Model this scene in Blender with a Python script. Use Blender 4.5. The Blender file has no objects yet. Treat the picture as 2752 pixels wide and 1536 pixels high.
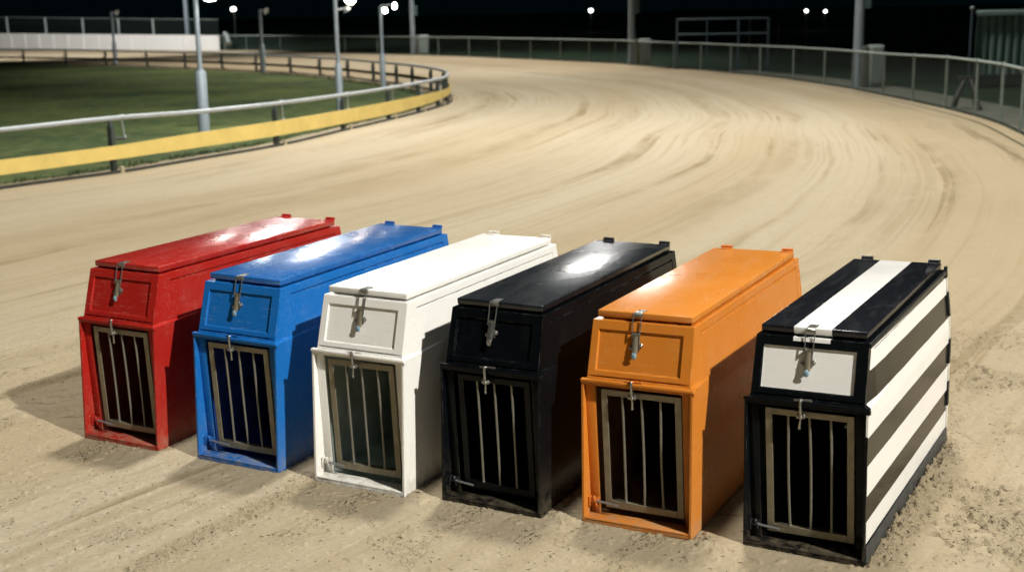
import bpy, bmesh, math, random
import numpy as np
from mathutils import Matrix, Vector
random.seed(7)
SC = bpy.context.scene
COL = SC.collection
D = math.radians

# ------------------------------------------------------------------ helpers
def nmat(name):
    m = bpy.data.materials.new(name); m.use_nodes = True
    nt = m.node_tree
    for n in list(nt.nodes): nt.nodes.remove(n)
    return m, nt
def N(nt, t, **kw):
    n = nt.nodes.new(t)
    for k, v in kw.items():
        if k in n.inputs: n.inputs[k].default_value = v
        else: setattr(n, k, v)
    return n
def L(nt, a, b): nt.links.new(a, b)
def noise(nt, vec, scale, detail=3.0, rough=0.5, dist=0.0):
    n = N(nt, 'ShaderNodeTexNoise'); n.inputs['Scale'].default_value = scale
    n.inputs['Detail'].default_value = detail; n.inputs['Roughness'].default_value = rough
    n.inputs['Distortion'].default_value = dist
    if vec is not None: L(nt, vec, n.inputs['Vector'])
    return n.outputs['Fac']
def ramp(nt, fac, stops, interp='LINEAR'):
    r = N(nt, 'ShaderNodeValToRGB'); cr = r.color_ramp; cr.interpolation = interp
    while len(cr.elements) > 1: cr.elements.remove(cr.elements[-1])
    cr.elements[0].position = stops[0][0]; cr.elements[0].color = c4(stops[0][1])
    for p, c in stops[1:]:
        e = cr.elements.new(p); e.color = c4(c)
    L(nt, fac, r.inputs['Fac']); return r.outputs['Color']
def c4(c):
    if isinstance(c, (int, float)): c = (c, c, c)
    return (c[0], c[1], c[2], 1.0)
def mix(nt, fac, a, b, mode='MIX'):
    m = N(nt, 'ShaderNodeMix', data_type='RGBA', blend_type=mode)
    for s, v in ((m.inputs[0], fac), (m.inputs[6], a), (m.inputs[7], b)):
        if isinstance(v, (int, float)): s.default_value = v if s.type == 'VALUE' else c4(v)
        elif isinstance(v, tuple): s.default_value = c4(v)
        else: L(nt, v, s)
    return m.outputs[2]
def math_(nt, op, a, b=None, clamp=False):
    m = N(nt, 'ShaderNodeMath', operation=op, use_clamp=clamp)
    for s, v in ((m.inputs[0], a), (m.inputs[1], b)):
        if v is None: continue
        if isinstance(v, (int, float)): s.default_value = v
        else: L(nt, v, s)
    return m.outputs[0]
def mapping(nt, vec, sc=(1, 1, 1), loc=(0, 0, 0), rot=(0, 0, 0)):
    m = N(nt, 'ShaderNodeMapping'); m.inputs['Scale'].default_value = sc
    m.inputs['Location'].default_value = loc; m.inputs['Rotation'].default_value = rot
    L(nt, vec, m.inputs['Vector']); return m.outputs['Vector']
def finish(nt, col, rough, metal=0.0, bump=None, bstr=0.2, bdist=0.01, bevel=None, spec=0.5, normal=None):
    p = N(nt, 'ShaderNodeBsdfPrincipled'); o = N(nt, 'ShaderNodeOutputMaterial')
    for s, v in ((p.inputs['Base Color'], col), (p.inputs['Roughness'], rough), (p.inputs['Metallic'], metal)):
        if isinstance(v, (int, float)): s.default_value = v if s.type == 'VALUE' else c4(v)
        elif isinstance(v, tuple): s.default_value = c4(v)
        else: L(nt, v, s)
    p.inputs['Specular IOR Level'].default_value = spec
    nrm = None
    if bevel:
        b = N(nt, 'ShaderNodeBevel'); b.samples = 4; b.inputs['Radius'].default_value = bevel; nrm = b.outputs['Normal']
    if bump is not None:
        b = N(nt, 'ShaderNodeBump'); b.inputs['Strength'].default_value = bstr; b.inputs['Distance'].default_value = bdist
        L(nt, bump, b.inputs['Height'])
        if nrm is not None: L(nt, nrm, b.inputs['Normal'])
        nrm = b.outputs['Normal']
    if nrm is not None: L(nt, nrm, p.inputs['Normal'])
    L(nt, p.outputs[0], o.inputs['Surface']); return p

def mesh_obj(name, verts, faces, mat=None, parent=None, smooth=False):
    me = bpy.data.meshes.new(name); me.from_pydata([tuple(map(float, v)) for v in verts], [], faces); me.update()
    o = bpy.data.objects.new(name, me); COL.objects.link(o)
    if mat:
        for m in (mat if isinstance(mat, (list, tuple)) else [mat]): me.materials.append(m)
    if parent: o.parent = parent
    if smooth: me.polygons.foreach_set('use_smooth', [True]*len(me.polygons))
    return o
def bm_obj(name, bm, mat, parent=None, smooth=False):
    me = bpy.data.meshes.new(name)
    bmesh.ops.recalc_face_normals(bm, faces=bm.faces)
    bm.to_mesh(me); bm.free()
    o = bpy.data.objects.new(name, me); COL.objects.link(o)
    if mat: me.materials.append(mat)
    if parent: o.parent = parent
    if smooth:
        me.polygons.foreach_set('use_smooth', [True]*len(me.polygons))
        try: me.set_sharp_from_angle(angle=D(40))
        except Exception: pass
    return o
def add_box(bm, lo, hi, bev=0.0, seg=2, M=None):
    r = bmesh.ops.create_cube(bm, size=1.0); vs = r['verts']
    for v in vs:
        v.co = Vector([(lo[i]+hi[i])/2 + v.co[i]*(hi[i]-lo[i]) for i in range(3)])
    if bev:
        es = list({e for v in vs for e in v.link_edges})
        r = bmesh.ops.bevel(bm, geom=es, offset=bev, segments=seg, affect='EDGES', profile=0.5)
        vs = list({v for f in r['faces'] for v in f.verts} | {v for v in vs if v.is_valid})
    if M is not None:
        for v in vs: v.co = M @ v.co
    return vs
def add_tube(bm, pts, r, seg=10, cap=True):
    pts = [Vector(p) for p in pts]; rs = r if isinstance(r, (list, tuple)) else [r]*len(pts)
    rings = []; up = None
    for i, p in enumerate(pts):
        if i == 0: t = pts[1]-p
        elif i == len(pts)-1: t = p-pts[i-1]
        else: t = (pts[i+1]-p).normalized() + (p-pts[i-1]).normalized()
        t.normalize()
        if up is None: up = Vector((0, 0, 1)) if abs(t.z) < .9 else Vector((1, 0, 0))
        a = t.cross(up)
        if a.length < 1e-4: a = t.orthogonal()
        a.normalize(); b = a.cross(t).normalized(); up = b if abs(t.z) >= .9 else up
        rings.append([bm.verts.new(p + (a*math.cos(2*math.pi*k/seg) + b*math.sin(2*math.pi*k/seg))*rs[i]) for k in range(seg)])
    for i in range(len(rings)-1):
        for k in range(seg):
            bm.faces.new((rings[i][k], rings[i][(k+1) % seg], rings[i+1][(k+1) % seg], rings[i+1][k]))
    if cap:
        bm.faces.new(rings[0][::-1]); bm.faces.new(rings[-1])
def add_ball(bm, c, r, sc=(1, 1, 1)):
    res = bmesh.ops.create_icosphere(bm, subdivisions=2, radius=r)
    for v in res['verts']: v.co = Vector((v.co.x*sc[0]+c[0], v.co.y*sc[1]+c[1], v.co.z*sc[2]+c[2]))
def empty(name, loc=(0, 0, 0), label=None, cat=None, group=None):
    o = bpy.data.objects.new(name, None); o.location = loc; COL.objects.link(o); o.empty_display_size = .1
    tag(o, label, cat, group); return o
def tag(o, label=None, cat=None, group=None, kind=None):
    if label: o['label'] = label
    if cat: o['category'] = cat
    if group: o['group'] = group
    if kind: o['kind'] = kind
    return o

# ------------------------------------------------------------------ camera
PITCH, ROLL, CH, FPX = 0.2161, -0.0186, 2.254, 3401.8
cd = bpy.data.cameras.new('camera'); cam = bpy.data.objects.new('camera', cd); COL.objects.link(cam); SC.camera = cam
cp, sp = math.cos(PITCH), math.sin(PITCH); cr_, sr = math.cos(ROLL), math.sin(ROLL)
fw = Vector((0, cp, -sp)); up0 = Vector((0, sp, cp)); rt0 = Vector((1, 0, 0))
rt = cr_*rt0 + sr*up0; up = -sr*rt0 + cr_*up0
Mc = Matrix.Identity(4)
for i in range(3):
    Mc[i][0] = rt[i]; Mc[i][1] = up[i]; Mc[i][2] = -fw[i]
Mc[2][3] = CH
cam.matrix_world = Mc
cd.sensor_width = 36.0; cd.lens = FPX/2752*36.0; cd.clip_end = 1000; cd.clip_start = .1
cd.dof.use_dof = True; cd.dof.focus_distance = 6.0; cd.dof.aperture_fstop = 2.5

# ------------------------------------------------------------------ curves of the track
def catmull(P, n=12):
    P = [np.array(p, float) for p in P]; P = [2*P[0]-P[1]] + P + [2*P[-1]-P[-2]]; out = []
    for i in range(1, len(P)-2):
        for k in range(n):
            t = k/n
            out.append(.5*((2*P[i]) + (-P[i-1]+P[i+1])*t + (2*P[i-1]-5*P[i]+4*P[i+1]-P[i+2])*t*t + (-P[i-1]+3*P[i]-3*P[i+1]+P[i+2])*t**3))
    out.append(P[-2]); return np.array(out)
# x, y, pipe height, board bottom, board top
INNER = [(-20, -4, .78, .19, .39), (-16, 2.2, .78, .19, .39), (-12.6, 7.9, .78, .19, .39), (-9.3, 13.2, .78, .19, .39), (-6.86, 17.0, .775, .185, .385),
 (-5.76, 18.5, .79, .2, .4), (-4.92, 20.1, .74, .19, .42), (-3.99, 22.0, .715, .175, .425), (-3.17, 24.7, .668, .13, .39), (-2.40, 27.2, .65, .12, .38),
 (-1.78, 29.6, .64, .16, .37), (-1.5, 31.6, .635, .2, .36), (-1.68, 34.2, .635, .22, .35), (-2.45, 37.0, .64, .23, .35), (-3.4, 39.6, .63, .23, .33), (-4.3, 41.4, .63, .23, .32), (-5.41, 43.75, .635, .23, .32),
 (-6.63, 45.6, .64, .23, .32), (-8.08, 48.0, .645, .23, .32), (-9.75, 50.0, .65, .24, .33), (-11.57, 52.2, .665, .24, .33), (-13.61, 54.4, .66, .24, .33), (-15.87, 56.7, .66, .24, .33),
 (-18.45, 59.2, .67, .24, .33), (-21.06, 61.5, .68, .24, .33), (-23.83, 63.5, .68, .24, .33), (-26.8, 65.5, .68, .24, .33), (-32, 68.5, .68, .24, .33), (-40, 72, .68, .24, .33)]
OUTER = [(6.0, -4), (6.3, 4), (6.9, 10), (7.6, 15.5), (8.3, 19.4), (8.75, 21.7), (9.05, 23.4), (9.2, 25.1), (9.25, 27.0), (9.22, 29.1), (9.13, 31.1), (9.05, 33.6), (8.82, 35.7),
 (8.5, 38.2), (8.0, 40.7), (7.4, 42.6), (6.75, 44.9), (6.0, 46.4), (4.95, 49.4), (4.3, 51.3), (3.36, 52.9), (2.26, 54.9), (1.02, 56.9), (-.4, 59.1), (-1.84, 61.5), (-3.42, 63.7),
 (-4.82, 65.6), (-6.86, 67.9), (-8.88, 70.4), (-11.05, 73.2), (-13.46, 76.4), (-16.0, 79.0), (-17.8, 80.2)]
WALLP = [(-17.8, 79.6), (-37.4, 95.0), (-52, 106)]
inner = catmull(INNER, 8); outer = catmull(OUTER + [(-24, 84.6), (-37.6, 95.3), (-52, 106.2)], 8)

def seglen(P):
    d = np.linalg.norm(np.diff(P[:, :2], axis=0), axis=1); return np.concatenate([[0], np.cumsum(d)])
def nearest(P, Q):
    """distance and arc position of points Q on the polyline P"""
    s = seglen(P); A = P[:-1, :2]; B = P[1:, :2]; AB = B-A; l2 = (AB**2).sum(1)
    best = np.full(len(Q), 1e9); arc = np.zeros(len(Q))
    for i in range(len(A)):
        t = np.clip(((Q-A[i])@AB[i])/l2[i], 0, 1); d = np.hypot(*(Q-(A[i]+t[:, None]*AB[i])).T)
        m = d < best; best[m] = d[m]; arc[m] = s[i]+t[m]*math.sqrt(l2[i])
    return best, arc
GUIDE = [(-6, -5), (-3, -2), (-.2, 2), (2.4, 5.4), (4.5, 8.6), (6.1, 12), (7.5, 16), (8.4, 20)]
guide = np.concatenate([catmull(GUIDE + [(8.9, 23.4)], 8)[:-1], outer[outer[:, 1] > 23.3]])
def track_uv(Q):
    """u along the running direction, v across it, for the combed sand"""
    di, s = nearest(inner, Q); do, s2 = nearest(guide, Q)
    gx = np.interp(Q[:, 1], guide[:120, 1], guide[:120, 0]); sg = np.where((Q[:, 0] > gx) & (Q[:, 1] < 20), -1.0, 1.0)
    t = di/(di+sg*do+1e-9)
    return np.stack([(s*(1-t)+s2*t), t*11.0], 1)
def set_uv(o, uvv):
    me = o.data; uv = me.uv_layers.new(name='track')
    idx = np.empty(len(me.loops), dtype=np.int32); me.loops.foreach_get('vertex_index', idx)
    uv.data.foreach_set('uv', uvv[idx].astype(np.float32).ravel())

# ------------------------------------------------------------------ value noise in numpy
def vnoise(x, y, seed=0):
    xi = np.floor(x).astype(np.int64); yi = np.floor(y).astype(np.int64); fx = x-xi; fy = y-yi
    def h(a, b):
        n = (a*374761393 + b*668265263 + seed*974634777) & 0xffffffff
        n = ((n ^ (n >> 13))*1274126177) & 0xffffffff
        n = (n ^ (n >> 16)) & 0xffffffff
        return n/4294967295.0
    u = fx*fx*(3-2*fx); v = fy*fy*(3-2*fy)
    return (h(xi, yi)*(1-u)+h(xi+1, yi)*u)*(1-v) + (h(xi, yi+1)*(1-u)+h(xi+1, yi+1)*u)*v
def fbm(x, y, seed=0, o=4):
    r = 0; a = .5; t = 0
    for k in range(o):
        r = r + a*vnoise(x*2**k+17*k, y*2**k-9*k, seed+k); t += a; a *= .5
    return r/t
def sst(a, b, x):
    t = np.clip((x-a)/(b-a), 0, 1); return t*t*(3-2*t)

# ------------------------------------------------------------------ materials
def sand_mat():
    m, nt = nmat('raked_sand')
    g = N(nt, 'ShaderNodeNewGeometry').outputs['Position']
    uv = N(nt, 'ShaderNodeUVMap', uv_map='track').outputs['UV']
    big = noise(nt, g, .35, 3, .55)
    warp = N(nt, 'ShaderNodeVectorMath', operation='ADD'); L(nt, uv, warp.inputs[0])
    wn = N(nt, 'ShaderNodeTexNoise'); wn.inputs['Scale'].default_value = .12; L(nt, uv, wn.inputs['Vector'])
    wv = N(nt, 'ShaderNodeVectorMath', operation='MULTIPLY'); L(nt, wn.outputs['Color'], wv.inputs[0]); wv.inputs[1].default_value = (0, .9, 0); L(nt, wv.outputs[0], warp.inputs[1])
    u2 = warp.outputs[0]
    s1 = noise(nt, mapping(nt, u2, (.030, .95, 1)), 1.0, 4, .6, .1)
    s2 = noise(nt, mapping(nt, u2, (.040, 3.1, 1), (3, 7, 0)), 1.0, 4, .6, .1)
    s3 = noise(nt, mapping(nt, uv, (.04, .45, 1), (13, 2, 0)), 1.0, 3, .5, .2)
    s4 = noise(nt, mapping(nt, u2, (.10, 13, 1), (1, 5, 0)), 1.0, 3, .6, .1)
    patch = noise(nt, mapping(nt, uv, (.16, .9, 1), (5, 5, 0)), 1.0, 4, .65, .5)
    brk = noise(nt, mapping(nt, uv, (.9, 3.5, 1), (2, 9, 0)), 1.0, 4, .7, .4)
    ln = ramp(nt, s2, [(.0, 1), (.395, 1), (.425, 0.0), (1, 0)])
    pat = ramp(nt, s1, [(0, 1), (.40, .9), (.47, .12), (.56, 0), (1, 0)])
    pm = math_(nt, 'MULTIPLY', ramp(nt, patch, [(.36, .10), (.60, 1)]), ramp(nt, brk, [(.36, .15), (.52, 1)]))
    darkf = math_(nt, 'MULTIPLY', math_(nt, 'MAXIMUM', math_(nt, 'MULTIPLY', pat, .62), ln), pm)
    comb = math_(nt, 'MULTIPLY', ramp(nt, s4, [(.40, .55), (.49, 0), (1, 0)]), math_(nt, 'ADD', math_(nt, 'MULTIPLY', pm, .7), .3))
    fine = noise(nt, g, 28, 5, .65)
    spk = noise(nt, g, 120, 3, .75)
    lump = noise(nt, g, 5.5, 4, .6)
    base = mix(nt, ramp(nt, big, [(.3, 0), (.7, 1)]), (.318, .255, .162), (.352, .288, .190))
    base = mix(nt, ramp(nt, s3, [(.38, 0), (.62, .8)]), base, (.400, .350, .262))
    col = mix(nt, math_(nt, 'MULTIPLY', darkf, .95), base, (.200, .155, .085))
    col = mix(nt, comb, col, (.262, .210, .124))
    col = mix(nt, ramp(nt, lump, [(.46, 0), (.72, .25)]), col, (.27, .222, .140))
    col = mix(nt, ramp(nt, fine, [(.38, .0), (.70, .36)]), col, (.24, .192, .118))
    col = mix(nt, ramp(nt, spk, [(.54, 0), (.70, .60)]), col, (.17, .135, .083))
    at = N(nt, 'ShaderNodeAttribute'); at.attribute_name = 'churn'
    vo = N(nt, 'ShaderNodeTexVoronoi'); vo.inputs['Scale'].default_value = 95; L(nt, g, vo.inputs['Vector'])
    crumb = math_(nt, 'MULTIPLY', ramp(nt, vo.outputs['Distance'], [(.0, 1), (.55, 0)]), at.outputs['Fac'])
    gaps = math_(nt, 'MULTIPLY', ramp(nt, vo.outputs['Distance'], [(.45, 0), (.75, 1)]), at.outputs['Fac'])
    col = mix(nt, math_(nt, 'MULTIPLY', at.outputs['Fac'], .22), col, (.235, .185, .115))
    col = mix(nt, math_(nt, 'MULTIPLY', gaps, .35), col, (.13, .10, .06))  # shade in the crevices between crumbs, put into the colour
    dwarp = N(nt, 'ShaderNodeVectorMath', operation='ADD'); L(nt, g, dwarp.inputs[0])
    dn_ = N(nt, 'ShaderNodeTexNoise'); dn_.inputs['Scale'].default_value = 30; L(nt, g, dn_.inputs['Vector'])
    dm = N(nt, 'ShaderNodeVectorMath', operation='SCALE'); dm.inputs['Scale'].default_value = .03; L(nt, dn_.outputs['Color'], dm.inputs[0]); L(nt, dm.outputs[0], dwarp.inputs[1])
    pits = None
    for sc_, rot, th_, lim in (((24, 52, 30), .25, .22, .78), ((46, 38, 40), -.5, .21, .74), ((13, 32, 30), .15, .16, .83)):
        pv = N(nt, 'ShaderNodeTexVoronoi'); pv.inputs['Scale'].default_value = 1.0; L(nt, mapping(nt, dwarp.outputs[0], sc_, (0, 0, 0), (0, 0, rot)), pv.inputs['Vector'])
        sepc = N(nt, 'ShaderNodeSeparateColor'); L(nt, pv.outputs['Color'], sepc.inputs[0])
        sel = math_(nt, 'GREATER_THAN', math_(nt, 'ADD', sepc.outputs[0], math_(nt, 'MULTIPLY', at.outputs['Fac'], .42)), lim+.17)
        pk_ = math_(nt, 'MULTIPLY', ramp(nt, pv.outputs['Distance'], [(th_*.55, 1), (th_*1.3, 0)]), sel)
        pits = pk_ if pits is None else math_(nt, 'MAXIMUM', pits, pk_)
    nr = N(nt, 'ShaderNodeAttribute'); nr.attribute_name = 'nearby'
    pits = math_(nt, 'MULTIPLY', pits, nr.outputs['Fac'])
    col = mix(nt, math_(nt, 'MULTIPLY', pits, .85), col, (.060, .044, .024))  # pits darkened in the colour, standing in for their own shadow
    hgt = math_(nt, 'ADD', math_(nt, 'MULTIPLY', fine, .6), math_(nt, 'MULTIPLY', spk, .45))
    hgt = math_(nt, 'ADD', hgt, math_(nt, 'MULTIPLY', s2, 2.5))
    hgt = math_(nt, 'ADD', hgt, math_(nt, 'MULTIPLY', s1, 3.0))
    hgt = math_(nt, 'ADD', hgt, math_(nt, 'MULTIPLY', crumb, .8))
    hgt = math_(nt, 'SUBTRACT', hgt, math_(nt, 'MULTIPLY', pits, 1.2))
    finish(nt, col, .92, bump=hgt, bstr=.6, bdist=.014, spec=.12)
    return m
def grass_mat(name, c1, c2, c3):
    m, nt = nmat(name)
    g = N(nt, 'ShaderNodeNewGeometry').outputs['Position']
    a = noise(nt, g, .22, 4, .6); b = noise(nt, g, 3.0, 4, .6); f = noise(nt, g, 40, 3, .7)
    col = mix(nt, ramp(nt, a, [(.35, 0), (.65, 1)]), c1, c2)
    col = mix(nt, ramp(nt, b, [(.45, 0), (.7, .6)]), col, c3)
    finish(nt, col, .9, bump=f, bstr=.6, bdist=.03, spec=.15); return m
def paint(name, col, rough=.2, light=(.6, .5, .4), dustk=.62, smudge=.0, pattern=None, wear=.5, coat=0.0, spec=.16, scr=.8):
    """old brushed enamel: faint brush waves, edge chips, sand dust low down"""
    m, nt = nmat(name)
    tc = N(nt, 'ShaderNodeTexCoord').outputs['Object']
    gn = N(nt, 'ShaderNodeNewGeometry')
    base = col
    if pattern: base = pattern(nt, tc)
    n1 = noise(nt, tc, 3.0, 4, .6); n2 = noise(nt, tc, 22, 5, .65, .6); n3 = noise(nt, tc, 75, 3, .6)
    brush = noise(nt, mapping(nt, tc, (1, .12, 1)), 60, 3, .6, .4)
    c = mix(nt, ramp(nt, n1, [(.35, 0), (.7, .18)]), base, tuple(min(1, k*1.18+.004) for k in col) if not pattern else base)
    c = mix(nt, ramp(nt, n2, [(.55, 0), (.8, .06)]), c, tuple(k*.6 for k in col) if not pattern else base)
    # worn edges
    bv = N(nt, 'ShaderNodeBevel'); bv.samples = 4; bv.inputs['Radius'].default_value = .0045
    dt = N(nt, 'ShaderNodeVectorMath', operation='DOT_PRODUCT'); L(nt, bv.outputs['Normal'], dt.inputs[0]); L(nt, gn.outputs['True Normal'], dt.inputs[1])
    edge = ramp(nt, dt.outputs['Value'], [(.70, 1), (.96, 0)])
    chip = ramp(nt, n2, [(.60-.1*wear, 0), (.66-.1*wear, 1)])
    ew = math_(nt, 'MULTIPLY', math_(nt, 'MULTIPLY', edge, chip), .75)
    c = mix(nt, ew, c, light)
    # specks
    sp_ = ramp(nt, n3, [(.735, 0), (.77, .55)])
    c = mix(nt, math_(nt, 'MULTIPLY', sp_, ramp(nt, n1, [(.45, 0), (.6, 1)])), c, light)
    # long thin scratches and rubbed patches
    for rot, sd, lim in ((.35, 0.0, .5), (-.8, 4.0, .56), (1.45, 9.0, .54)):
        sn_ = noise(nt, mapping(nt, tc, (2.2, 46, 30), (sd, sd, sd), (0, rot*.4, rot)), 1.0, 2, .5, .3)
        mk = noise(nt, mapping(nt, tc, (1, 1, 1), (sd, 1, 2)), 6.5, 3, .6)
        sf = math_(nt, 'MULTIPLY', ramp(nt, sn_, [(.495, 0), (.5, .7), (.505, 0)]), ramp(nt, mk, [(lim, 0), (lim+.08, .8*scr)]))
        c = mix(nt, sf, c, light)
    rub = ramp(nt, noise(nt, tc, 9, 5, .7, 1.0), [(.60, 0), (.68, .30*scr)])
    c = mix(nt, rub, c, tuple(a_*.75+b_*.25 for a_, b_ in zip(col, light)) if not pattern else c)
    # hand smears (dust wiped over the paint)
    sm = noise(nt, mapping(nt, tc, (5.5, 1.2, 1), rot=(0, 0, 1.1)), 3.2, 6, .7, .5)
    smf = math_(nt, 'MULTIPLY', ramp(nt, sm, [(.48, 0), (.80, 1)]), smudge)
    c = mix(nt, smf, c, (.36, .35, .33))
    # sand dust near the ground
    sz = N(nt, 'ShaderNodeSeparateXYZ'); L(nt, tc, sz.inputs[0])
    low = ramp(nt, sz.outputs['Z'], [(0.0, 1), (.035, .85), (.10, .25), (.28, 0)])
    dn = ramp(nt, noise(nt, tc, 14, 5, .7, .8), [(.38, 0), (.62, 1)])
    dust = math_(nt, 'MULTIPLY', math_(nt, 'MULTIPLY', low, dn), dustk)
    c = mix(nt, dust, c, (.30, .24, .155))
    rg = math_(nt, 'ADD', math_(nt, 'MULTIPLY', n1, .16), rough-.07)
    rg = math_(nt, 'ADD', rg, math_(nt, 'MULTIPLY', smf, .18))
    rg = math_(nt, 'ADD', rg, math_(nt, 'MULTIPLY', dust, .6), True)
    hg = math_(nt, 'ADD', math_(nt, 'MULTIPLY', brush, .045), math_(nt, 'MULTIPLY', n1, .8))
    p = finish(nt, c, rg, bump=hg, bstr=.22, bdist=.006, spec=spec)
    # bevelled shading normal under the bump
    b2 = [n for n in nt.nodes if n.type == 'BUMP'][0]; L(nt, bv.outputs['Normal'], b2.inputs['Normal'])
    p.inputs['Coat Weight'].default_value = coat; p.inputs['Coat Roughness'].default_value = .17
    return m
def simple(name, col, rough=.5, metal=0.0, vary=.3, scale=20, bstr=.15, bevel=None, spec=.5):
    m, nt = nmat(name); tc = N(nt, 'ShaderNodeTexCoord').outputs['Object']
    n = noise(nt, tc, scale, 4, .6)
    c = mix(nt, ramp(nt, n, [(.3, 0), (.75, 1)]), col, tuple(k*(1-vary) for k in col))
    r = math_(nt, 'ADD', math_(nt, 'MULTIPLY', n, .25), rough-.12, True)
    finish(nt, c, r, metal, bump=n, bstr=bstr, bdist=.003, bevel=bevel, spec=spec); return m
def emit(name, col, s):
    m, nt = nmat(name); e = N(nt, 'ShaderNodeEmission'); e.inputs[0].default_value = c4(col); e.inputs[1].default_value = s
    o = N(nt, 'ShaderNodeOutputMaterial'); L(nt, e.outputs[0], o.inputs[0]); return m

SAND = sand_mat()
TURF = grass_mat('infield_turf', (.020, .040, .018), (.078, .102, .034), (.13, .145, .055))
OUTG = grass_mat('outer_ground', (.006, .014, .009), (.010, .024, .012), (.012, .03, .014))
STEEL = simple('zinc_steel', (.34, .36, .38), .42, .7, .25, 30)
CHROME = simple('worn_chrome', (.46, .46, .43), .30, .85, .6, 110)
BLUETIP = simple('pale_blue_plastic', (.25, .40, .50), .35, 0, .4, 60)
GATE = simple('bare_gate_steel', (.255, .225, .155), .40, .3, .3, 45, .3, bevel=.002)
BAR = simple('gate_bar_steel', (.20, .19, .155), .38, .3, .3, 60)
PIPE = simple('galvanised_pipe', (0.4320, 0.4680, 0.4968), .45, .35, .2, 8)
POLE = simple('painted_pole', (0.3312, 0.3888, 0.4464), .5, .2, .2, 5)
DPOST = simple('dark_steel_post', (.06, .075, .07), .6, .2, .3, 8)
FPOST = simple('fence_post_galvanised', (0.1904, 0.2380, 0.2202), .6, .2, .3, 8)
FRAIL = simple('fence_rail_galvanised', (0.3443, 0.4050, 0.3899), .55, .2, .2, 4)
YEL = simple('yellow_board_paint', (.72, .545, .17), .45, 0, .22, 2.2)
BLK = simple('black_board_back', (.012, .014, .012), .6)
WHT = simple('white_hoarding_paint', (.74, .75, .74), .6, 0, .12, .6)
CAB = simple('cabinet_grey_paint', (0.2520, 0.3000, 0.2880), .55, 0, .2, 3)
SHED = simple('green_sheet_steel', (.27, .40, .36), .55, .1, .3, .7)
SHEDT = simple('shed_flashing', (.38, .50, .48), .55, .1, .2, 1)
BFR = simple('blue_grey_tube', (0.0600, 0.0960, 0.1260), .6, .1, .2, 5)
CONC = simple('concrete', (.10, .105, .08), .9, 0, .4, 2)
HEAD = simple('lamp_housing', (.42, .45, .46), .45, .2, .3, 12)
def chain_mat():
    m, nt = nmat('chain_link'); tc = N(nt, 'ShaderNodeUVMap', uv_map='UVMap').outputs['UV']
    s = N(nt, 'ShaderNodeSeparateXYZ'); L(nt, tc, s.inputs[0])
    a = math_(nt, 'ADD', s.outputs['X'], s.outputs['Y']); b = math_(nt, 'SUBTRACT', s.outputs['X'], s.outputs['Y'])
    def w(v):
        f = math_(nt, 'FRACT', math_(nt, 'MULTIPLY', v, 12.0)); f = math_(nt, 'ABSOLUTE', math_(nt, 'SUBTRACT', f, .5)); return math_(nt, 'LESS_THAN', f, .05)
    k = math_(nt, 'MAXIMUM', w(a), w(b))
    d = N(nt, 'ShaderNodeBsdfPrincipled'); d.inputs['Base Color'].default_value = (.03, .052, .048, 1); d.inputs['Roughness'].default_value = .6
    t = N(nt, 'ShaderNodeBsdfTransparent'); x = N(nt, 'ShaderNodeMixShader'); L(nt, k, x.inputs[0]); L(nt, t.outputs[0], x.inputs[1]); L(nt, d.outputs[0], x.inputs[2])
    o = N(nt, 'ShaderNodeOutputMaterial'); L(nt, x.outputs[0], o.inputs[0]); return m
CHAIN = chain_mat()

# ------------------------------------------------------------------ the six boxes
PLACE = {
 'red': (-2.054, 6.6071, -0.4715, 1.0099, -0.0024, 0.0067, 1.016),
 'blue': (-1.351, 6.2441, -0.4774, 1.0051, 0.0029, 0.0088, 1.0102),
 'white': (-0.6914, 5.8912, -0.4812, 1.0022, -0.0005, 0.0012, 0.9974),
 'black': (-0.0523, 5.6087, -0.4958, 0.9957, 0.0056, -0.0061, 1.0032),
 'orange': (0.5901, 5.3307, -0.4901, 0.9955, 0.004, -0.0182, 1.002),
 'striped': (1.259, 5.0377, -0.5126, 0.9913, 0.0045, -0.024, 0.9694)}
H = .955
def Hx(z, y=-.2):
    if z >= .6599:
        t = (.915-z)/.295; k = min(1, max(0, (y+.09)/.22)); k = .22+.78*k*k*(3-2*k); return .236 + .023*t*k
    if z >= .62: t = (.915-z)/.295; k = min(1, max(0, (y+.09)/.22)); k = k*k*(3-2*k); return (.236+.023*t)*k + .2602*(1-k)
    return .2602 - (.62-z)/.62*.0015
def yFr(z):
    return -.022-(.915-z)/.25*.072 if z >= .66 else -.113-(.655-z)/.655*.031
def box_place(k):
    X, Y, a, s, t, r, ls = PLACE[k]
    M = Matrix.Rotation(a, 4, 'Z') @ Matrix.Rotation(t, 4, 'X') @ Matrix.Rotation(r, 4, 'Y')
    return M, (X, Y, 0), s, 1.5626*ls

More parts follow.
